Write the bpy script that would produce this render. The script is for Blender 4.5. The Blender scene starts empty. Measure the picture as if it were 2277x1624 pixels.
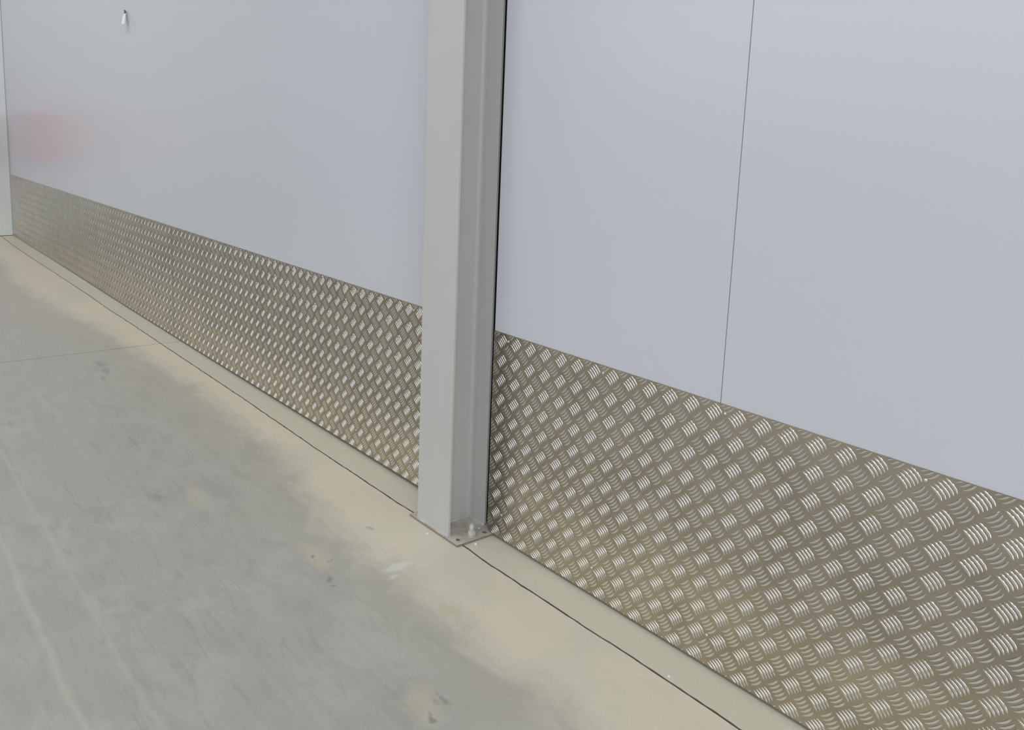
import bpy, bmesh, math, random
from mathutils import Matrix, Vector, noise

random.seed(7)
# ---------------------------------------------------------------- units
# Everything is laid out in pattern pitches of the tread plate (U metres each):
# X runs along the wall, Y into the wall, Z up with 0 at the top row of lugs.
U = 0.067
ZF = -10.34                      # floor level beside the column, in pitches


def W(x, y, z):
    return Vector((x * U, y * U, (z - ZF) * U))


scn = bpy.context.scene
# ---------------------------------------------------------------- camera
cam_data = bpy.data.cameras.new('camera')
cam = bpy.data.objects.new('camera', cam_data)
scn.collection.objects.link(cam)
right = Vector((0.561881399, 0.827044354, 0.016939015))
down = Vector((0.143422335, -0.077231133, -0.986643495))
fwd = Vector((-0.814689712, 0.556806061, -0.162011369))
m = Matrix((right, -down, -fwd)).transposed().to_4x4()
m.translation = W(30.605983448, -27.572124405, 10.778337966)
cam.matrix_world = m
cam_data.sensor_width = 36.0
cam_data.lens = 1897.72 / 2277 * 36.0
cam_data.shift_x = (1138.5 - 871.694) / 2277
cam_data.shift_y = -(812 - 573.41) / 2277
cam_data.clip_start = 0.02
scn.camera = cam

# ---------------------------------------------------------------- world, lights, exposure
world = bpy.data.worlds.new('hall_air')
scn.world = world
world.use_nodes = True
world.node_tree.nodes['Background'].inputs[0].default_value = (0.80, 0.88, 1.0, 1)
world.node_tree.nodes['Background'].inputs[1].default_value = 0.3
scn.view_settings.view_transform = 'Standard'
scn.view_settings.look = 'None'
scn.view_settings.gamma = 1
scn.view_settings.use_curve_mapping = False
scn.view_settings.exposure = -0.72

ADDED_WINDOW_W, LAMP_W, ADDED_DOOR_W = 405.0, 60.0, 275.0
X0, X1, Y1, HC = -123.4 * U, 7.5, -9.0, 5.5       # room extents in metres


def area(name, loc, sx, sy, power, col, rot):
    l = bpy.data.lights.new(name, 'AREA')
    l.shape = 'RECTANGLE'
    l.size, l.size_y, l.energy, l.color = sx, sy, power, col
    o = bpy.data.objects.new(name, l)
    scn.collection.objects.link(o)
    o.location, o.rotation_euler = loc, rot
    return o


# long window light, added unseen behind the camera to give the lugs highlights
area('added_window_light', (-0.2, Y1 + 0.12, 3.0), 14.6, 1.9, ADDED_WINDOW_W, (0.93, 0.96, 1.0), (math.radians(90), 0, 0))
# doorway light, added unseen on the right to brighten the column web
area('added_doorway_light', (X1 - 0.02, -4.6, 1.9), 3.6, 3.4, ADDED_DOOR_W, (0.95, 0.97, 1.0), (math.radians(90), 0, math.radians(90)))


# ---------------------------------------------------------------- materials
def mat(name, base, rough=0.5, metal=0.0, spec=0.5):
    mt = bpy.data.materials.new(name)
    mt.use_nodes = True
    b = mt.node_tree.nodes['Principled BSDF']
    b.inputs['Base Color'].default_value = (*base, 1)
    b.inputs['Roughness'].default_value = rough
    b.inputs['Metallic'].default_value = metal
    b.inputs['Specular IOR Level'].default_value = spec
    return mt, mt.node_tree, b


class G:
    """small helper for building node graphs"""

    def __init__(s, nt):
        s.nt = nt

    def n(s, t, **kw):
        nd = s.nt.nodes.new(t)
        for k, v in kw.items():
            setattr(nd, k, v)
        return nd

    def link(s, a, b):
        s.nt.links.new(a, b)

    def val(s, sock, v):
        if isinstance(v, (int, float)):
            sock.default_value = v
        else:
            s.link(v, sock)

    def math(s, op, a, b=0.0, c=None, clamp=False):
        nd = s.n('ShaderNodeMath', operation=op, use_clamp=clamp)
        s.val(nd.inputs[0], a)
        s.val(nd.inputs[1], b)
        if c is not None:
            s.val(nd.inputs[2], c)
        return nd.outputs[0]

    def smooth(s, v, a, b):
        nd = s.n('ShaderNodeMapRange', interpolation_type='SMOOTHSTEP')
        s.val(nd.inputs[0], v)
        nd.inputs[1].default_value, nd.inputs[2].default_value = a, b
        return nd.outputs[0]

    def noise(s, vec, scale, detail=4.0, rough=0.55, dist=0.0):
        nd = s.n('ShaderNodeTexNoise')
        s.link(vec, nd.inputs['Vector'])
        nd.inputs['Scale'].default_value = scale
        nd.inputs['Detail'].default_value = detail
        nd.inputs['Roughness'].default_value = rough
        nd.inputs['Distortion'].default_value = dist
        return nd.outputs[0]

    def stretch(s, vec, sx, sy, sz, rz=0.0):
        nd = s.n('ShaderNodeMapping')
        s.link(vec, nd.inputs[0])
        nd.inputs['Scale'].default_value = (sx, sy, sz)
        nd.inputs['Rotation'].default_value = (0, 0, rz)
        return nd.outputs[0]

    def mix(s, f, a, b):
        nd = s.n('ShaderNodeMix', data_type='RGBA')
        s.val(nd.inputs[0], f)
        for sock, v in ((nd.inputs[6], a), (nd.inputs[7], b)):
            if isinstance(v, tuple):
                sock.default_value = (*v, 1)
            else:
                s.link(v, sock)
        return nd.outputs[2]

    def bump(s, h, strength, dist):
        nd = s.n('ShaderNodeBump')
        nd.inputs['Strength'].default_value = strength
        nd.inputs['Distance'].default_value = dist
        s.link(h, nd.inputs['Height'])
        return nd.outputs[0]

    def pitch(s):
        tc = s.n('ShaderNodeTexCoord')
        nd = s.n('ShaderNodeVectorMath', operation='SCALE')
        s.link(tc.outputs['Object'], nd.inputs[0])
        nd.inputs[3].default_value = 1 / U
        return nd.outputs[0]


def panel_material():
    mt, nt, b = mat('white_panel', (0.60, 0.635, 0.69), 0.29, 0, 0.5)
    g = G(nt)
    v = g.pitch()
    big = g.noise(v, 0.10, 3)
    col = g.mix(big, (0.58, 0.60, 0.662), (0.603, 0.622, 0.685))
    g.link(col, b.inputs['Base Color'])
    fine = g.noise(v, 2.2, 2)
    g.link(g.bump(fine, 0.05, 0.0015), b.inputs['Normal'])
    return mt


def paint_material():
    mt, nt, b = mat('grey_column_paint', (0.55, 0.55, 0.53), 0.42, 0, 0.45)
    g = G(nt)
    v = g.pitch()
    g.link(g.mix(g.noise(v, 0.8, 4), (0.535, 0.54, 0.53), (0.56, 0.565, 0.555)), b.inputs['Base Color'])
    g.link(g.bump(g.noise(v, 22, 3), 0.25, 0.0006), b.inputs['Normal'])
    return mt


def base_plate_material():
    mt, nt, b = mat('dusty_plate_paint', (0.42, 0.41, 0.38), 0.55, 0, 0.4)
    g = G(nt)
    v = g.pitch()
    f = g.smooth(g.noise(v, 1.6, 5), 0.35, 0.65)
    g.link(g.mix(f, (0.46, 0.435, 0.385), (0.60, 0.60, 0.56)), b.inputs['Base Color'])
    return mt


def tread_material(name, lug):
    base = (0.82, 0.80, 0.77) if lug else (0.54, 0.49, 0.405)  # same metal, but lugs coloured paler to strengthen their highlights
    mt, nt, b = mat(name, base, 0.27, 1.0, 0.5)
    g = G(nt)
    v = g.pitch()
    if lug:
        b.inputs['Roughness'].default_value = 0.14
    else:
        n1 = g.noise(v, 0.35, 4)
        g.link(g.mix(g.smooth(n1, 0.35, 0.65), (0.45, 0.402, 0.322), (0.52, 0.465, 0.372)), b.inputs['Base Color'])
        fine = g.noise(g.stretch(v, 6, 6, 22), 1.0, 3)
        g.link(g.math('MULTIPLY_ADD', fine, 0.16, 0.24), b.inputs['Roughness'])
        g.link(g.bump(fine, 0.10, 0.0006), b.inputs['Normal'])
    return mt


def blob(g, sx, sy, x, y, rx, ry, soft=0.5):
    """1 inside an elliptic stain, 0 outside"""
    dx = g.math('DIVIDE', g.math('SUBTRACT', sx, x), rx)
    dy = g.math('DIVIDE', g.math('SUBTRACT', sy, y), ry)
    r = g.math('SQRT', g.math('ADD', g.math('MULTIPLY', dx, dx), g.math('MULTIPLY', dy, dy)))
    nd = g.n('ShaderNodeMapRange', interpolation_type='SMOOTHSTEP')
    g.link(r, nd.inputs[0])
    nd.inputs[1].default_value, nd.inputs[2].default_value = 1 + soft, 1 - soft
    return nd.outputs[0]


CREAM = [(-125, 6.0), (-99, 6.0), (-77, 7.0), (-60, 6.0), (-52, 4.8), (-40, 4.4), (-32, 3.7), (-26, 4.1), (-20, 4.2),
         (-14, 4.6), (-9.4, 5.4), (-4.4, 6.3), (0.9, 6.2), (7, 6.4), (12, 6.2), (30, 6.4)]


def concrete_material(strip=False):
    mt, nt, b = mat('edge_concrete' if strip else 'floated_concrete', (0.3, 0.3, 0.3), 0.40, 0, 0.5)
    g = G(nt)
    v = g.pitch()
    sep = g.n('ShaderNodeSeparateXYZ')
    g.link(v, sep.inputs[0])
    X, Y = sep.outputs[0], sep.outputs[1]
    # object coordinates stay in metres from the world origin
    n_big = g.noise(v, 0.16, 5, 0.55, 0.4)
    n_mid = g.noise(g.stretch(v, 0.5, 1.0, 1, 0.3), 0.7, 6, 0.62, 0.8)
    n_fine = g.noise(v, 5.0, 6, 0.7)
    cream = g.mix(n_mid, (0.62, 0.58, 0.475), (0.70, 0.665, 0.56))
    cream = g.mix(g.smooth(n_big, 0.4, 0.7), cream, (0.61, 0.595, 0.51))
    if strip:
        col = g.mix(n_mid, (0.55, 0.535, 0.45), (0.61, 0.60, 0.52))
        dirt = g.smooth(g.noise(v, 1.3, 6, 0.7), 0.62, 0.78)
        col = g.mix(g.math('MULTIPLY', dirt, 0.35), col, (0.43, 0.41, 0.34))
    else:
        grey = g.mix(g.smooth(n_mid, 0.3, 0.7), (0.33, 0.333, 0.323), (0.405, 0.408, 0.393))
        grey = g.mix(g.smooth(n_big, 0.42, 0.68), grey, (0.37, 0.365, 0.335))
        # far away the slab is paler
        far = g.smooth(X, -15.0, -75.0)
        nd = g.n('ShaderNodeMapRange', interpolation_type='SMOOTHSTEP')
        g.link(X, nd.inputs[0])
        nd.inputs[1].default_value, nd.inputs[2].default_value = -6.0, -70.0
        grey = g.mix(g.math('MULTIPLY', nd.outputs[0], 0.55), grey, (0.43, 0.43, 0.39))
        # curved trowel marks
        tro = g.noise(g.stretch(v, 0.35, 2.6, 1, -0.35), 1.1, 5, 0.6, 1.5)
        grey = g.mix(g.math('MULTIPLY', g.smooth(tro, 0.52, 0.72), 0.35), grey, (0.24, 0.245, 0.25))
        # trowel-edge streaks that run with the wall
        for yy, w, k in ((-21.15, 0.26, 0.55), (-19.0, 0.22, 0.38), (-14.6, 0.25, 0.2)):
            d = g.math('ABSOLUTE', g.math('SUBTRACT', g.math('ADD', Y, g.math('MULTIPLY', n_big, 0.8)), yy + 0.4))
            nd = g.n('ShaderNodeMapRange', interpolation_type='SMOOTHSTEP')
            g.link(d, nd.inputs[0])
            nd.inputs[1].default_value, nd.inputs[2].default_value = w, 0.0
            grey = g.mix(g.math('MULTIPLY', nd.outputs[0], k), grey, (0.46, 0.45, 0.41))
        # cream band of cement dust beside the wall
        fc = g.n('ShaderNodeFloatCurve')
        xn = g.math('DIVIDE', g.math('ADD', X, 125.0), 155.0, clamp=True)
        g.link(xn, fc.inputs[1])
        c = fc.mapping.curves[0]
        pts = [((x + 125) / 155, y / 10) for x, y in CREAM]
        c.points[0].location, c.points[1].location = pts[0], pts[-1]
        for q in pts[1:-1]:
            c.points.new(*q)
        fc.mapping.update()
        edge = g.math('MULTIPLY', fc.outputs[0], 10.0)
        wob = g.math('MULTIPLY', g.math('SUBTRACT', n_mid, 0.5), 2.8)
        t = g.math('ADD', g.math('ADD', Y, edge), wob)
        band = g.smooth(t, -1.7, 1.5)
        halo = g.smooth(t, -9.0, 0.5)
        grey = g.mix(g.math('MULTIPLY', halo, 0.40), grey, (0.50, 0.485, 0.42))
        col = g.mix(g.math('MULTIPLY', band, 0.92), grey, cream)
        # separate stains, chips and paint
        sx = g.math('ADD', X, g.math('MULTIPLY', g.math('SUBTRACT', g.noise(v, 1.7, 5, 0.7), 0.5), 1.6))
        sy = g.math('ADD', Y, g.math('MULTIPLY', g.math('SUBTRACT', n_mid, 0.5), 1.6))
        for x, y, rx, ry, k in ((-2.75, -6.07, 0.35, 0.3, 0.6), (-3.3, -8.65, 1.2, 0.6, 0.5), (-12.5, -11.1, 1.4, 0.5, 0.4),
                                (8.4, -10.8, 0.9, 0.7, 0.4), (7.6, -10.3, 0.5, 0.6, 0.3), (3.9, -6.0, 0.5, 0.3, 0.6)):
            col = g.mix(g.math('MULTIPLY', blob(g, sx, sy, x, y, rx, ry), k), col, (0.52, 0.49, 0.37))
        for x, y, rx, ry, k in ((-3.1, -8.75, 0.14, 0.12, 0.8), (-2.5, -8.2, 0.1, 0.08, 0.7), (-1.1, -9.3, 0.2, 0.12, 0.7),
                                (-0.47, -9.4, 0.15, 0.12, 0.7), (8.98, -10.7, 0.18, 0.13, 0.8), (8.4, -9.9, 0.25, 0.16, 0.5),
                                (-41.1, -8.5, 0.9, 0.35, 0.5), (-38.9, -8.6, 0.8, 0.3, 0.5), (-37.1, -9.2, 0.6, 0.2, 0.5),
                                (-13.6, -13.0, 0.6, 0.25, 0.4), (-22.5, -11.5, 1.2, 0.12, 0.4), (-4.2, -4.9, 0.3, 0.12, 0.5)):
            col = g.mix(g.math('MULTIPLY', blob(g, sx, sy, x, y, rx, ry), k * 0.75), col, (0.17, 0.17, 0.175))
        px = g.math('ADD', X, g.math('MULTIPLY', g.math('SUBTRACT', g.noise(v, 3.5, 4), 0.5), 0.5))
        py = g.math('ADD', Y, g.math('MULTIPLY', g.math('SUBTRACT', g.noise(v, 4.5, 4), 0.5), 0.5))
        for x, y, rx, ry, k in ((-0.25, -5.85, 0.28, 0.75, 0.75), (0.3, -4.75, 0.12, 0.5, 0.4), (0.4, -6.5, 0.12, 0.3, 0.6)):
            col = g.mix(g.math('MULTIPLY', blob(g, px, py, x, y, rx, ry), k), col, (0.66, 0.68, 0.66))
    fine = g.math('MULTIPLY_ADD', n_fine, 0.22, 0.97)
    mul = g.n('ShaderNodeVectorMath', operation='SCALE')
    g.link(col, mul.inputs[0])
    g.link(fine, mul.inputs[3])
    g.link(mul.outputs[0], b.inputs['Base Color'])
    g.link(g.bump(n_fine, 0.15, 0.0008), b.inputs['Normal'])
    return mt


M = {
    'panel': panel_material(),
    'paint': paint_material(),
    'plate': base_plate_material(),
    'tread': tread_material('aluminium_tread_sheet', False),
    'lug': tread_material('aluminium_tread_lug', True),
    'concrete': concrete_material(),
    'strip': concrete_material(True),
    'dark': mat('dark_joint', (0.05, 0.048, 0.045), 0.9, 0, 0.2)[0],
    'joint': mat('joint_dirt', (0.17, 0.14, 0.115), 0.9, 0, 0.1)[0],
    'grout': mat('mortar', (0.24, 0.22, 0.19), 0.9, 0, 0.2)[0],
    'end': mat('grey_panel', (0.76, 0.80, 0.82), 0.4, 0, 0.5)[0],
    'tag': mat('white_tag', (0.85, 0.86, 0.88), 0.5)[0],
    'black': mat('black_plastic', (0.06, 0.062, 0.065), 0.5)[0],
    'steel': mat('bright_steel', (0.75, 0.75, 0.75), 0.25, 1.0)[0],
    'red': mat('red_enamel', (0.80, 0.14, 0.12), 0.35)[0],
    'ceiling': mat('ceiling_sheet', (0.22, 0.225, 0.23), 0.7)[0],
    'frame': mat('grey_frame', (0.35, 0.36, 0.37), 0.5)[0],
    'hall': mat('dull_hall_wall', (0.20, 0.20, 0.195), 0.7)[0],
    'dark_reflector': mat('dark_reflection_panel', (0.15, 0.145, 0.14), 0.6)[0],  # added dark surface for the lugs to reflect
    'raw': mat('raw_plate_edge', (0.26, 0.23, 0.20), 0.75)[0],
    'white': mat('white_enamel', (0.8, 0.8, 0.8), 0.4)[0],
}


# ---------------------------------------------------------------- mesh helpers
def link(name, data, parent=None, loc=None):
    o = bpy.data.objects.new(name, data)
    scn.collection.objects.link(o)
    if loc is not None:
        o.location = loc
    if parent:
        o.parent = parent
    return o


def tag(o, label=None, cat=None, group=None, kind=None):
    for k, v in (('label', label), ('category', cat), ('group', group), ('kind', kind)):
        if v:
            o[k] = v
    return o


def empty(name, loc=(0, 0, 0)):
    return link(name, None, None, loc)


def mesh_from(name, verts, faces, material, smooth=False):
    me = bpy.data.meshes.new(name)
    me.from_pydata([tuple(v) for v in verts], [], faces)
    me.materials.append(material)
    if smooth:
        me.shade_smooth()
    me.update()
    return me


def place(name, me, parent=None, origin=(0, 0, 0)):
    """link a mesh made in world coordinates below a parent that stands at origin"""
    o = link(name, me, parent)
    if parent:
        o.matrix_parent_inverse = Matrix.Translation(-Vector(parent.location))
    return o


def box(x0, x1, y0, y1, z0, z1, name, material, bevel=0.0, seg=2):
    """box given in pitches"""
    bm = bmesh.new()
    bmesh.ops.create_cube(bm, size=1)
    a, c = W(x0, y0, z0), W(x1, y1, z1)
    for v in bm.verts:
        v.co = Vector((a[i] + (v.co[i] + 0.5) * (c[i] - a[i]) for i in range(3)))
    if bevel:
        bmesh.ops.bevel(bm, geom=bm.edges[:], offset=bevel * U, segments=seg, affect='EDGES', profile=0.5)
    bmesh.ops.recalc_face_normals(bm, faces=bm.faces[:])
    me = bpy.data.meshes.new(name)
    bm.to_mesh(me)
    bm.free()
    me.materials.append(material)
    if bevel:
        me.shade_smooth()
        for p in me.polygons:
            p.use_smooth = p.area < 4e-3 * 0 or min(abs(abs(n) - 1) for n in p.normal) > 1e-3
    return me


def bm_mesh(bm, name, material, smooth=False):
    bmesh.ops.recalc_face_normals(bm, faces=bm.faces[:])
    me = bpy.data.meshes.new(name)
    bm.to_mesh(me)
    bm.free()
    me.materials.append(material)
    if smooth:
        me.shade_smooth()
    return me


def cylinder(cx, cy, z0, z1, r, name, material, seg=24, bevel=0.0, smooth_side=True):
    """upright cylinder or prism, in pitches"""
    bm = bmesh.new()
    bmesh.ops.create_cone(bm, cap_ends=True, segments=seg, radius1=r * U, radius2=r * U, depth=(z1 - z0) * U)
    c = W(cx, cy, (z0 + z1) / 2)
    bmesh.ops.translate(bm, verts=bm.verts[:], vec=c)
    if bevel:
        ed = [e for e in bm.edges if len(e.link_faces) == 2 and any(abs(f.normal.z) > 0.9 for f in e.link_faces)]
        bmesh.ops.bevel(bm, geom=ed, offset=bevel * U, segments=2, affect='EDGES')
    me = bm_mesh(bm, name, material)
    if smooth_side and seg > 8:
        for p in me.polygons:
            p.use_smooth = abs(p.normal.z) < 0.9
    return me


# ---------------------------------------------------------------- floor
FX = [-124, -100, -85, -60, -30, 200]
FZ = [-9.88, -9.95, -10.02, -10.22, -10.33, -10.34]


def interp(x, xs, ys):
    if x <= xs[0]:
        return ys[0]
    for i in range(1, len(xs)):
        if x <= xs[i]:
            t = (x - xs[i - 1]) / (xs[i] - xs[i - 1])
            return ys[i - 1] + t * (ys[i] - ys[i - 1])
    return ys[-1]


def zfloor(x):
    return interp(x, FX, FZ)


GX = [-125, -123.7, -109.96, -99.0, -86.4, -78.5, -69.1, -61.1, -53.85, -45.6, -36.7, -26.7, -22.7, -19.9, -15.4, -10.8, -6.0, -4.6, 0.14, 1.72,
      3.36, 5.36, 7.65, 10.4, 13.4, 15.2, 60]
GY = [-1.92, -1.92, -2.19, -2.2, -2.08, -2.0, -1.9, -1.96, -1.86, -1.87, -1.84, -1.83, -1.9, -1.92, -2.0, -1.99, -2.0, -1.95, -1.94, -2.03,
      -2.01, -1.99, -1.98, -1.92, -1.92, -1.94, -1.94]


def groove(x):
    j = 0.045 * noise.noise(Vector((x * 1.3, 3.1, 0))) + 0.02 * noise.noise(Vector((x * 6.0, 9.7, 0)))
    return interp(x, GX, GY) + j


XR = X1 / U + 0.5
XL = -124.0
YFAR = Y1 / U - 1.0
JX = -44.85                      # sawn joint across the floor


def shear(x, y):
    """the sawn joint is not quite square to the wall"""
    k = max(0.0, 1 - abs(x - JX) / 70.0)
    return x + 0.055 * (y + 1.6) * k * (1 if y > -60 else 1)


def dirty_sides(me):
    """dirt fills the open joints"""
    me.materials.append(M['joint'])
    for p in me.polygons:
        p.material_index = 1 if abs(p.normal.z) < 0.8 else 0
    return me


def slab(x0, x1, name):
    n = max(2, int((x1 - x0) / 0.35))
    vt, fc = [], []
    for i in range(n + 1):
        x = x0 + (x1 - x0) * i / n
        yn = groove(x)
        e = 0.02 + 0.02 * max(0.0, noise.noise(Vector((x * 4, 1, 5))))
        col = [(x, yn, -0.8), (x, yn, -0.03), (x, yn - e, 0.0)]
        for y in (-8, -30, -60, YFAR):
            col.append((shear(x, y), y, 0.0))
        col.append((shear(x, YFAR), YFAR, -0.8))
        for (a, b_, c) in col:
            vt.append(W(a, b_, zfloor(min(max(a, XL), XR)) + c))
    k = 8
    for i in range(n):
        for j in range(k - 1):
            a = i * k + j
            fc.append((a, a + 1, a + k + 1, a + k))
    fc.append(tuple(range(k)))
    fc.append(tuple(range(n * k + k - 1, n * k - 1, -1)))
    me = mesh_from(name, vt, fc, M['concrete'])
    bm = bmesh.new()
    bm.from_mesh(me)
    bmesh.ops.recalc_face_normals(bm, faces=bm.faces[:])
    bm.to_mesh(me)
    bm.free()
    return dirty_sides(me)


def edge_strip(x0, x1, name):
    n = max(2, int((x1 - x0) / 0.35))
    vt, fc = [], []
    for i in range(n + 1):
        x = x0 + (x1 - x0) * i / n
        w = 0.055 + 0.025 * noise.noise(Vector((x * 2.0, 7, 1)))
        yn = groove(x) + w
        for (y, z) in ((yn, -0.8), (yn, -0.02), (yn + 0.02, 0.0), (0.0, 0.0), (2.0, 0.0), (2.0, -0.8)):
            vt.append(W(x, y, zfloor(x) + z))
    k = 6
    for i in range(n):
        for j in range(k - 1):
            a = i * k + j
            fc.append((a, a + 1, a + k + 1, a + k))
    fc.append(tuple(range(k)))
    fc.append(tuple(range(n * k + k - 1, n * k - 1, -1)))
    me = mesh_from(name, vt, fc, M['strip'])
    bm = bmesh.new()
    bm.from_mesh(me)
    bmesh.ops.recalc_face_normals(bm, faces=bm.faces[:])
    bm.to_mesh(me)
    bm.free()
    return dirty_sides(me)


floor = tag(empty('floor'), kind='structure')
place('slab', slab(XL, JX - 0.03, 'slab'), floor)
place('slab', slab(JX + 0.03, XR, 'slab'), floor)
place('edge_strip', edge_strip(XL, -44.72, 'edge_strip'), floor)
place('edge_strip', edge_strip(-44.68, XR, 'edge_strip'), floor)
place('subbase', box(XL - 2, XR + 1, YFAR - 1, 4, -13.2, -12.6, 'subbase', M['dark']), floor)

# ---------------------------------------------------------------- walls and ceiling
ZC = ZF + HC / U
wall = tag(empty('wall_back'), kind='structure')
PT = 1.25                        # panel thickness
SEAM = 12.22
place('wall_panel', box(-0.6, SEAM - 0.014, 0.03, PT, -9.95, ZC, 'wall_panel', M['panel'], 0.02), wall)
place('wall_panel', box(SEAM + 0.014, SEAM + 44, 0.03, PT, -9.95, ZC, 'wall_panel', M['panel'], 0.02), wall)
place('wall_panel', box(SEAM + 44.03, XR, 0.03, PT, -9.95, ZC, 'wall_panel', M['panel'], 0.02), wall)
place('wall_panel', box(-123.0, -4.1, 0.03, PT, -9.7, ZC, 'wall_panel', M['panel'], 0.02), wall)
place('backing_panel', box(-4.4, -0.3, 0.62, PT + 0.5, -10.1, ZC, 'backing_panel', M['dark']), wall)


def shadow_gap_rail(xs):
    """recessed rail below the panels, following the floor"""
    vt, fc = [], []
    for x in xs:
        zf = zfloor(x) + 0.003
        for (y, z) in ((0.24, zf), (1.2, zf), (1.2, -9.6), (0.24, -9.6)):
            vt.append(W(x, y, z))
    for i in range(len(xs) - 1):
        for j in range(4):
            a, b_ = i * 4 + j, i * 4 + (j + 1) % 4
            fc.append((a, b_, b_ + 4, a + 4))
    e = 4 * len(xs)
    fc += [(0, 1, 2, 3), (e - 1, e - 2, e - 3, e - 4)]
    bm = bmesh.new()
    bv = [bm.verts.new(v) for v in vt]
    for f in fc:
        bm.faces.new([bv[i] for i in f])
    return bm_mesh(bm, 'shadow_gap_rail', M['dark'])  # near-black rail that paints the shadow line under the panels


place('shadow_gap_rail', shadow_gap_rail([-123.0, -100, -85, -60, -30, -4.5]), wall)
place('shadow_gap_rail', shadow_gap_rail([-0.05, 10, XR]), wall)

wl = tag(empty('wall_left'), kind='structure')
place('wall_panel', box(-125.2, -123.0, -36, 0.0, zfloor(-124) + 0.06, ZC, 'end_panel', M['end'], 0.05), wl)
place('wall_panel', box(-125.2, -123.0, YFAR, -36.04, zfloor(-124) + 0.06, ZC, 'end_panel', M['dark_reflector'], 0.05), wl)  # unseen dark panel, added to dim what the rising lugs reflect
place('shadow_gap_rail', box(-124.9, -123.1, YFAR, 0.0, zfloor(-124) - 0.05, zfloor(-124) + 0.5, 'end_shadow_rail', M['dark']), wl)  # near black, painting the dark gap below the end panels
wr = tag(empty('wall_right'), kind='structure')
dy0, dy1, dz1 = -6.4 / U, -2.8 / U, ZF + 3.7 / U
for a_, b_, c_ in ((YFAR, dy0, ZF), (dy1, PT, ZF), (dy0, dy1, dz1)):
    place('wall_panel', box(XR, XR + 1.2, a_, b_, c_, ZC, 'right_panel', M['panel']), wr)
door = tag(empty('added_door_1'), kind='structure')  # unseen doorway, added around the side light
for a_, b_, c_, d_ in ((dy0 - 1, dy0, ZF, dz1), (dy1, dy1 + 1, ZF, dz1), (dy0 - 1, dy1 + 1, dz1, dz1 + 1)):
    place('added_door_frame', box(XR - 0.4, XR, a_, b_, c_, d_, 'added_door_frame', M['frame'], 0.05), door)
wf = tag(empty('wall_front'), kind='structure')
yf = Y1 / U
wz0, wz1, wx0, wx1 = ZF + 2.0 / U, ZF + 4.0 / U, -7.5 / U, 7.1 / U
for args in ((XL, XR, ZF, wz0), (XL, XR, wz1, ZC), (XL, wx0, wz0, wz1), (wx1, XR, wz0, wz1)):
    place('wall_panel', box(args[0], args[1], yf - 1.2, yf, args[2], args[3], 'front_panel', M['hall']), wf)
win = tag(empty('added_window_1'), kind='structure')  # unseen window, added around the highlight source
for i in range(9):
    x = wx0 + (wx1 - wx0) * i / 8
    place('added_window_frame', box(x - 0.5, x + 0.5, yf - 0.3, yf + 0.6, wz0, wz1, 'mullion', M['frame']), win)
ceil = tag(empty('ceiling'), kind='structure')
place('roof_sheet', box(XL - 1, XR + 1, YFAR - 1, PT, ZC, ZC + 1, 'roof_sheet', M['ceiling']), ceil)
for i, (lx, ly) in enumerate([(x, y) for y in (-2.0, -6.0) for x in (-7.0, -4.2, -1.2, 2.4, 5.8)]):  # unseen lamp rows, assumed and set out to light wall and floor
    f = tag(empty('added_ceiling_light', (lx, ly, HC - 0.34)), 'long white lamp fixture added high under the roof for light, out of the frame', 'lamp',
            'added lamp fixtures under the roof')
    hx, hy = lx / U, ly / U
    zt = ZC - 0.22 / U
    place('housing', box(hx - 11, hx + 11, hy - 2.0, hy + 2.0, zt - 0.4, zt + 0.6, 'housing', M['white'], 0.1), f)
    for s in (-8, 8):
        place('hanger', box(hx + s - 0.1, hx + s + 0.1, hy - 0.1, hy + 0.1, zt + 0.6, ZC, 'hanger', M['steel']), f)
    a = area('lamp_glow', (lx, ly, HC - 0.22 - 0.45 * U - 0.03), 1.4, 0.2, LAMP_W, (1.0, 0.97, 0.90), (0, 0, 0))
    a.parent = f
    a.matrix_parent_inverse = Matrix.Translation(-Vector(f.location))

# red cabinet on the end wall, outside the frame; it shows as the pink reflection in the panels
cab = tag(empty('equipment_cabinet', W(-122.9, -7.5, zfloor(-124) + 10)),
          'red cabinet on the end wall, seen only as a pink reflection in the white panels', 'cabinet')
cz = zfloor(-124)
place('body', box(-122.95, -120.6, -11.5, -3.2, cz + 12.5, cz + 20.5, 'cabinet_body', M['red'], 0.15), cab)
place('door', box(-120.6, -120.3, -11.2, -3.5, cz + 12.8, cz + 20.2, 'cabinet_door', M['red'], 0.08), cab)
place('handle', box(-120.3, -119.9, -4.6, -4.3, cz + 15.8, cz + 17.2, 'cabinet_handle', M['steel'], 0.05), cab)


# ---------------------------------------------------------------- tread plate cladding
S2 = math.sqrt(0.5)
HALF, GAP, SAG, HW, HH = 0.280, 0.137, 0.040, 0.042, 0.0195
ZTOP, ZBOT = 0.43, -10.17


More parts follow.
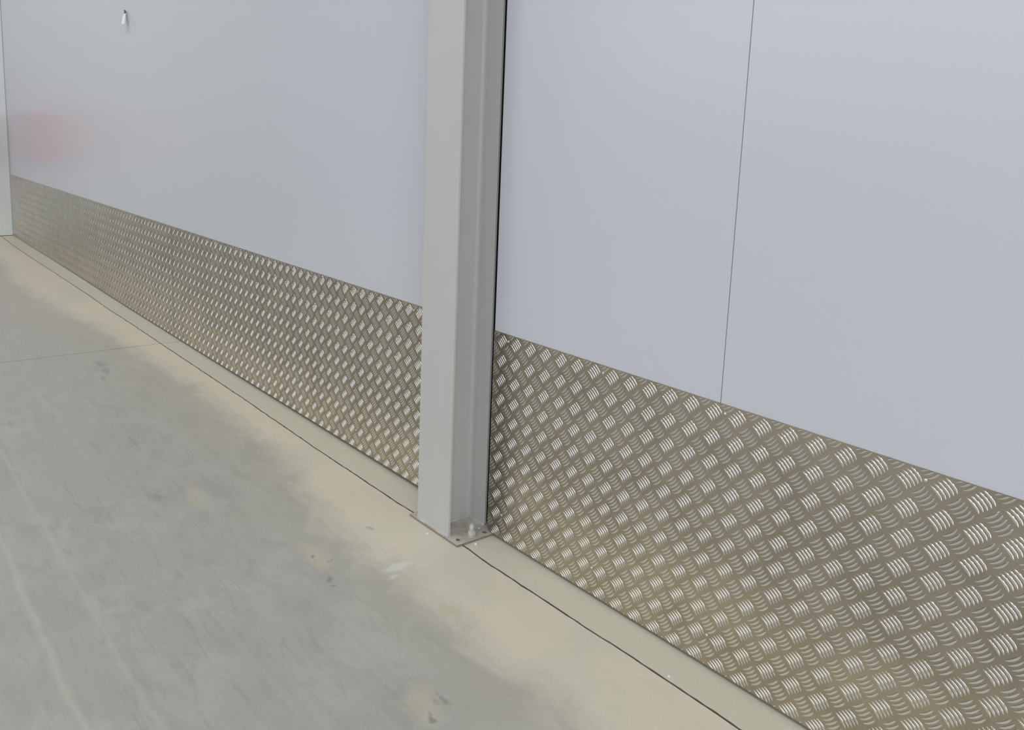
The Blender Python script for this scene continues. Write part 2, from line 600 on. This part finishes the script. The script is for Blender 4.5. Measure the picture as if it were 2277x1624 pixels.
def lug_data(dim, st, cs):
    """five curved bars; returns verts in pitches (x, height, z) and faces"""
    u = (S2, -S2) if not dim else (S2, S2)
    v = (S2, S2) if not dim else (S2, -S2)
    vt, fc = [], []
    for k in range(-2, 3):
        base = len(vt)
        hl = HALF * (1 - 0.03 * abs(k))
        for i in range(st):
            t = -1 + 2 * i / (st - 1)
            q = max(0.0, 1 - t * t)
            wdt = HW * (q ** 0.55 * 0.93 + 0.07)
            hgt = HH * q ** 0.6
            cv = k * GAP + SAG * (q - 0.66)
            for j in range(cs):
                s = -1 + 2 * j / (cs - 1)
                s2 = math.sin(s * math.pi / 2)
                a, b_ = t * hl, cv + s2 * wdt
                vt.append((u[0] * a + v[0] * b_, -hgt * (1 - s2 * s2) - 0.0004, u[1] * a + v[1] * b_))
        for i in range(st - 1):
            for j in range(cs - 1):
                a = base + i * cs + j
                fc.append((a, a + 1, a + cs + 1, a + cs) if not dim else (a + cs, a + cs + 1, a + 1, a))
    return vt, fc


LUG = {(d, c): lug_data(d, *((7, 5) if c == 0 else (5, 5))) for d in (False, True) for c in (0, 1)}


def orient(me):
    """make every face of the one-sided relief look into the room"""
    bm = bmesh.new()
    bm.from_mesh(me)
    bm.normal_update()
    fl = [f for f in bm.faces if f.normal.y > 0]
    if fl:
        bmesh.ops.reverse_faces(bm, faces=fl)
    bm.to_mesh(me)
    bm.free()
    me.shade_smooth()
    return me


def lug_mesh(dim, name):
    vt, fc = LUG[(dim, 0)]
    me = mesh_from(name, [(x * U, y * U, z * U) for x, y, z in vt], fc, M['lug'], True)
    return orient(me)


LUG_MESH = {False: lug_mesh(False, 'lug_falling'), True: lug_mesh(True, 'lug_rising')}


def clipped(vt, fc, cx, cz, x0, x1, bottom):
    """lug cut by the sheared sheet edge; returns verts and faces in sheet space"""
    bm = bmesh.new()
    bv = [bm.verts.new((x + cx, y, z + cz)) for x, y, z in vt]
    for f in fc:
        bm.faces.new([bv[i] for i in f])
    for co, no in (((0, 0, ZTOP - 0.015), (0, 0, 1)), ((0, 0, bottom + 0.015), (0, 0, -1)), ((x0 + 0.015, 0, 0), (-1, 0, 0)), ((x1 - 0.015, 0, 0), (1, 0, 0))):
        bmesh.ops.bisect_plane(bm, geom=bm.verts[:] + bm.edges[:] + bm.faces[:], plane_co=co, plane_no=no, clear_outer=True)
    bm.verts.index_update()
    r = ([tuple(v.co) for v in bm.verts], [tuple(v.index for v in f.verts) for f in bm.faces])
    bm.free()
    return r


def sheet_bottom(x):
    return interp(x, [-124, -85, -60, -40, -7, 0, 60], [-9.80, -9.92, -10.08, -10.12, -10.12, -10.19, -10.19])


SH = 0.035                       # sheet thickness


def tread_sheet(x0, x1, xoff, zoff, screws, near, label, coarse=False, cut=0.0):
    root = tag(empty('tread_plate', W((x0 + x1) / 2, 0.0, sheet_bottom((x0 + x1) / 2))), label, 'tread plate', 'tread plate sheets along the foot of the wall')
    # the flat sheet
    n = max(1, int((x1 - x0) / 3))
    prof = []
    for i in range(n + 1):
        x = x0 + (x1 - x0) * i / n
        prof.append((x, sheet_bottom(x)))
    if cut:
        prof[0] = (x0, prof[0][1] + 0.22)
        prof.insert(1, (x0 + 0.30, prof[1][1]))
    vt, fc = [], []
    for y in (0.0, SH - 0.006):
        for x, zb in prof:
            vt.append(W(x, y, zb))
            vt.append(W(x, y, ZTOP))
    k = len(prof) * 2
    for i in range(len(prof) - 1):
        a = 2 * i
        fc.append((a, a + 2, a + 3, a + 1))
        fc.append((k + a, k + a + 1, k + a + 3, k + a + 2))
        fc.append((a, k + a, k + a + 2, a + 2))
        fc.append((a + 1, a + 3, k + a + 3, k + a + 1))
    fc.append((0, 1, k + 1, k))
    fc.append((k - 2, 2 * k - 2, 2 * k - 1, k - 1))
    me = mesh_from('sheet', vt, fc, M['tread'])
    place('sheet', me, root)
    # the raised lugs
    cand, rest_v, rest_f = [], [], []
    for i in range(int(math.floor(x0 - xoff)) - 1, int(math.ceil(x1 - xoff)) + 2):
        for j in range(-1, 12):
            for dim in (False, True):
                cx = i + xoff + (0.5 if dim else 0)
                cz = -j + zoff + (-0.5 if dim else 0)
                r = 0.335
                bt = sheet_bottom(cx)
                if cx + r < x0 or cx - r > x1 or cz - r > ZTOP or cz + r < bt:
                    continue
                whole = cx - r > x0 and cx + r < x1 and cz + r < ZTOP and cz - r > bt
                cand.append((cx, cz, dim, whole))
    parts = [c for c in cand if near and near[0] < c[0] < near[1] and c[3]]
    parts.sort(key=lambda c: (abs(c[0] - near[2]), c[1]))
    parts = parts[:300]
    ps = set(parts)
    for cx, cz, dim, whole in parts:
        o = link('tread_lug', LUG_MESH[dim], root, W(cx, 0, cz) - Vector(root.location))
    for c in cand:
        if c in ps:
            continue
        cx, cz, dim, whole = c
        vt, fc = LUG[(dim, 1 if coarse or cx < -48 else 0)]
        if whole:
            pv, pf = [(x + cx, y, z + cz) for x, y, z in vt], fc
        else:
            pv, pf = clipped(vt, fc, cx, cz, x0, x1, sheet_bottom(cx))
        b0 = len(rest_v)
        rest_v += [W(*p) for p in pv]
        rest_f += [tuple(q + b0 for q in f) for f in pf]
    me = orient(mesh_from('lug_relief', rest_v, rest_f, M['lug'], True))
    tag(place('lug_relief', me, root), kind='stuff')
    # pan-head screws
    for sx, sz in screws:
        bm = bmesh.new()
        bmesh.ops.create_uvsphere(bm, u_segments=16, v_segments=8, radius=0.062 * U)
        for v in bm.verts:
            v.co.y *= 0.55
        bmesh.ops.rotate(bm, verts=bm.verts[:], cent=(0, 0, 0), matrix=Matrix.Identity(3))
        bmesh.ops.translate(bm, verts=bm.verts[:], vec=W(sx, -0.008, sz))
        place('screw', bm_mesh(bm, 'screw', M['steel'], True), root)
    return root


def rows(xs):
    return [(x, z) for x in xs for z in (0.08, -8.95)]


tread_sheet(-0.6, 44.2, 0.0, 0.0, rows([0.45, 6.5, 12.47, 19.46, 25.5, 31.5]), (8.6, 24.4, 24.0),
            'silver tread plate sheet right of the grey column, with large bright lugs', cut=1)
tread_sheet(-46.36, -4.55, 0.048, 0.014, rows([-43.45, -37.45, -31.45, -25.43, -19.43, -13.45, -7.46]), (-46, -6.4, -6.4),
            'silver tread plate sheet running from the grey column to the sheet joint on its left')
tread_sheet(-91.2, -46.40, -0.10, 0.0, rows([-88.5, -82.5, -76.5, -70.5, -64.5, -58.5, -52.5]), None,
            'far tread plate sheet left of the sheet joint, its lugs small and dense', True)
tread_sheet(-122.95, -91.24, -0.25, 0.0, rows([-119, -113, -107, -101, -95]), None,
            'farthest tread plate sheet ending at the wall corner, its lugs blurring into stripes', True)

# ---------------------------------------------------------------- steel column
CX0, CX1, CY0, CY1 = -3.81, -1.14, -2.12, 0.415
TF, TW, RF = 0.14, 0.10, 0.23
ZB = -10.22
col = tag(empty('steel_column', W(-2.475, -0.85, ZF)),
          'grey painted steel H-section column standing on a bolted base plate in front of the wall', 'column', kind='thing')


def h_section():
    mid = (CX0 + CX1) / 2
    pts = []

    def arc(cx, cy, a0, a1, n=6):
        return [(cx + RF * math.cos(math.radians(a0 + (a1 - a0) * i / n)), cy + RF * math.sin(math.radians(a0 + (a1 - a0) * i / n))) for i in range(n + 1)]
    b = 0.012
    xr, xl = mid + TW / 2, mid - TW / 2
    yi0, yi1 = CY0 + TF, CY1 - TF
    pts += [(CX1 - b, CY0), (CX1, CY0 + b), (CX1, yi0 - b), (CX1 - b, yi0)]
    pts += arc(xr + RF, yi0 + RF, 270, 180)
    pts += arc(xr + RF, yi1 - RF, 180, 90)
    pts += [(CX1 - b, yi1), (CX1, yi1 + b), (CX1, CY1 - b), (CX1 - b, CY1)]
    pts += [(CX0 + b, CY1), (CX0, CY1 - b), (CX0, yi1 + b), (CX0 + b, yi1)]
    pts += arc(xl - RF, yi1 - RF, 90, 0)
    pts += arc(xl - RF, yi0 + RF, 0, -90)
    pts += [(CX0 + b, yi0), (CX0, yi0 - b), (CX0, CY0 + b), (CX0 + b, CY0)]
    n = len(pts)
    vt = [W(x, y, ZB) for x, y in pts] + [W(x, y, ZC) for x, y in pts]
    fc = [(i, (i + 1) % n, n + (i + 1) % n, n + i) for i in range(n)]
    me = mesh_from('shaft', vt, fc + [tuple(range(n - 1, -1, -1)), tuple(range(n, 2 * n))], M['paint'])
    bm = bmesh.new()
    bm.from_mesh(me)
    bmesh.ops.recalc_face_normals(bm, faces=bm.faces[:])
    bm.to_mesh(me)
    bm.free()
    for p in me.polygons:
        p.use_smooth = 4 <= p.index % 999 < n and min(abs(abs(c) - 1) for c in p.normal) > 1e-3 or False
    return me


sh = h_section()
sh.shade_smooth()
sh.set_sharp_from_angle(angle=math.radians(32))
place('shaft', sh, col)


def bead(p0, p1, r, name):
    """fillet weld between two floor points"""
    a, b_ = Vector(p0), Vector(p1)
    n = max(4, int((b_ - a).length / 0.12))
    d = (b_ - a).normalized()
    s = Vector((-d.y, d.x, 0))
    bm = bmesh.new()
    rings = []
    for i in range(n + 1):
        c = a + (b_ - a) * i / n
        rr = r * (1 + 0.25 * noise.noise(c * 5))
        ring = []
        for k in range(7):
            t = math.pi * k / 6
            q = c + s * math.cos(t) * rr + Vector((0, 0, 1)) * math.sin(t) * rr
            ring.append(bm.verts.new(W(*q)))
        rings.append(ring)
    for i in range(n):
        for k in range(6):
            bm.faces.new((rings[i][k], rings[i][k + 1], rings[i + 1][k + 1], rings[i + 1][k]))
    bm.faces.new(rings[0][::-1])
    bm.faces.new(rings[-1])
    return bm_mesh(bm, name, M['paint'], True)


mid = (CX0 + CX1) / 2
place('weld_bead', bead((mid + TW / 2 + 0.02, CY0 + TF, ZB - 0.01), (mid + TW / 2 + 0.02, CY1 - TF, ZB - 0.01), 0.09, 'weld'), col)
place('weld_bead', bead((mid, CY1 - TF - 0.01, ZB - 0.01), (CX1, CY1 - TF - 0.01, ZB - 0.01), 0.09, 'weld'), col)
place('weld_bead', bead((CX0, CY0 + 0.0, ZB - 0.03), (CX1, CY0 + 0.0, ZB - 0.03), 0.06, 'weld'), col)


def base_plate():
    bx0, bx1, by0, by1 = -4.25, -0.18, -2.31, 0.75
    holes = [(-0.61, -1.9, 0.12), (-0.52, -0.235, 0.12), (-4.0, -1.5, 0.10), (-4.0, -0.24, 0.10)]
    bm = bmesh.new()
    ed = []

    def loop(ps):
        vs = [bm.verts.new(W(x, y, ZB)) for x, y in ps]
        return [bm.edges.new((vs[i], vs[(i + 1) % len(vs)])) for i in range(len(vs))]
    ed += loop([(bx0, by0), (bx1, by0), (bx1, by1), (bx0, by1)])
    for hx, hy, r in holes:
        ed += loop([(hx + r * math.cos(2 * math.pi * i / 20), hy + r * math.sin(2 * math.pi * i / 20)) for i in range(20)])
    bmesh.ops.triangle_fill(bm, use_beauty=True, use_dissolve=False, edges=ed)
    for f in list(bm.faces):          # drop the caps of the holes
        c = f.calc_center_median()
        for hx, hy, r in holes:
            if (c - W(hx, hy, ZB)).length < r * U * 0.9:
                bm.faces.remove(f)
                break
    r = bmesh.ops.extrude_face_region(bm, geom=bm.faces[:])
    for v in r['geom']:
        if isinstance(v, bmesh.types.BMVert):
            v.co.z -= 0.10 * U
    me = bm_mesh(bm, 'base_plate', M['plate'])
    me.materials.append(M['raw'])
    for p in me.polygons:
        p.material_index = 1 if abs(p.normal.z) < 0.5 else 0
    return me


bp = place('base_plate', base_plate(), col)


def grout():
    """rough mortar bed, a little proud of the plate edge in places"""
    bm = bmesh.new()
    per = []
    bx0, bx1, by0, by1 = -4.22, -0.21, -2.29, 0.72
    for (a, b_) in (((bx0, by0), (bx1, by0)), ((bx1, by0), (bx1, by1)), ((bx1, by1), (bx0, by1)), ((bx0, by1), (bx0, by0))):
        n = 26
        for i in range(n):
            x, y = a[0] + (b_[0] - a[0]) * i / n, a[1] + (b_[1] - a[1]) * i / n
            k = 0.05 * noise.noise(Vector((x * 3, y * 3, 2)))
            per.append((x, y + k if b_[1] == a[1] else y, x + k if b_[0] == a[0] else x))
    top = [bm.verts.new(W(p[2], p[1], ZB - 0.10)) for p in per]
    bot = [bm.verts.new(W(p[2], p[1], ZF - 0.02)) for p in per]
    n = len(per)
    bm.faces.new(top)
    bm.faces.new(bot[::-1])
    for i in range(n):
        bm.faces.new((top[i], top[(i + 1) % n], bot[(i + 1) % n], bot[i]))
    return bm_mesh(bm, 'grout_bed', M['grout'])


place('grout_bed', grout(), col)


def bolt(x, y):
    rod = place('anchor_bolt', cylinder(x, y, ZB, ZB + 0.66, 0.105, 'anchor_rod', M['paint'], 20, 0.02), col)
    for nm, me in (('washer', cylinder(x, y, ZB, ZB + 0.05, 0.24, 'washer', M['paint'], 28, 0.01)),
                   ('nut', cylinder(x, y, ZB + 0.05, ZB + 0.32, 0.205, 'nut', M['paint'], 6, 0.03, False)),
                   ('lock_nut', cylinder(x, y, ZB + 0.36, ZB + 0.46, 0.125, 'lock_nut', M['paint'], 6, 0.02, False))):
        o = link(nm, me, rod)
        o.matrix_parent_inverse = Matrix.Identity(4)
    return rod


bolt(-0.56, -1.08)
bolt(-3.95, -0.90)


# ---------------------------------------------------------------- small things
def crumb(x, y, z, r, label, seed, material=None):
    bm = bmesh.new()
    bmesh.ops.create_icosphere(bm, subdivisions=2, radius=r * U)
    for v in bm.verts:
        k = 1 + 0.45 * noise.noise(v.co * (1.6 / (r * U)) + Vector((seed, 0, 0)))
        v.co = Vector((v.co.x * k * 1.3, v.co.y * k, v.co.z * k * 0.6))
    o = link('mortar_crumb', bm_mesh(bm, 'mortar_crumb', material or M['tag'], True), None, W(x, y, z + r * 0.35))
    tag(o, label, 'debris', 'white crumbs around the column foot')
    return o


crumb(0.06, -1.29, ZF, 0.07, 'small white crumb on the concrete strip right of the base plate', 1)
crumb(-2.13, -2.70, ZF, 0.06, 'small white crumb on the floor in front of the base plate', 2)
crumb(-1.0, -0.20, ZB, 0.05, 'tiny white crumb on the base plate behind the anchor bolt', 3)
crumb(12.1, -1.65, ZF, 0.05, 'tiny white crumb alone on the concrete strip below the right tread plate', 4)

# white tag hanging from a black stub on the far panel
tg = tag(empty('hanging_tag', W(-58.4, 0.0, 20.9)), 'small white tag on a black tie high on the far left panel', 'tag')


def ribbon(path, w, t, name, material):
    """flat strip along a path of pitch points, width along X"""
    bm = bmesh.new()
    rings = []
    for x, y, z, ww in path:
        rings.append([bm.verts.new(W(x - ww, y, z)), bm.verts.new(W(x + ww, y, z)), bm.verts.new(W(x + ww, y + t, z)), bm.verts.new(W(x - ww, y + t, z))])
    for a, b_ in zip(rings, rings[1:]):
        for i in range(4):
            bm.faces.new((a[i], a[(i + 1) % 4], b_[(i + 1) % 4], b_[i]))
    bm.faces.new(rings[0][::-1])
    bm.faces.new(rings[-1])
    return bm_mesh(bm, name, material)


place('tie', ribbon([(-58.4, -0.02, 21.05, 0.12), (-57.98, -0.10, 20.86, 0.19), (-57.75, -0.20, 20.64, 0.20), (-57.78, -0.24, 20.50, 0.18),
                     (-57.85, -0.26, 20.36, 0.14)], 0, 0.05, 'tie', M['black']), tg)
place('label_card', ribbon([(-57.62, -0.22, 20.62, 0.30), (-57.66, -0.28, 20.42, 0.44), (-57.50, -0.42, 19.98, 0.47), (-57.25, -0.55, 19.54, 0.48)],
                           0, 0.03, 'label_card', M['tag']), tg)
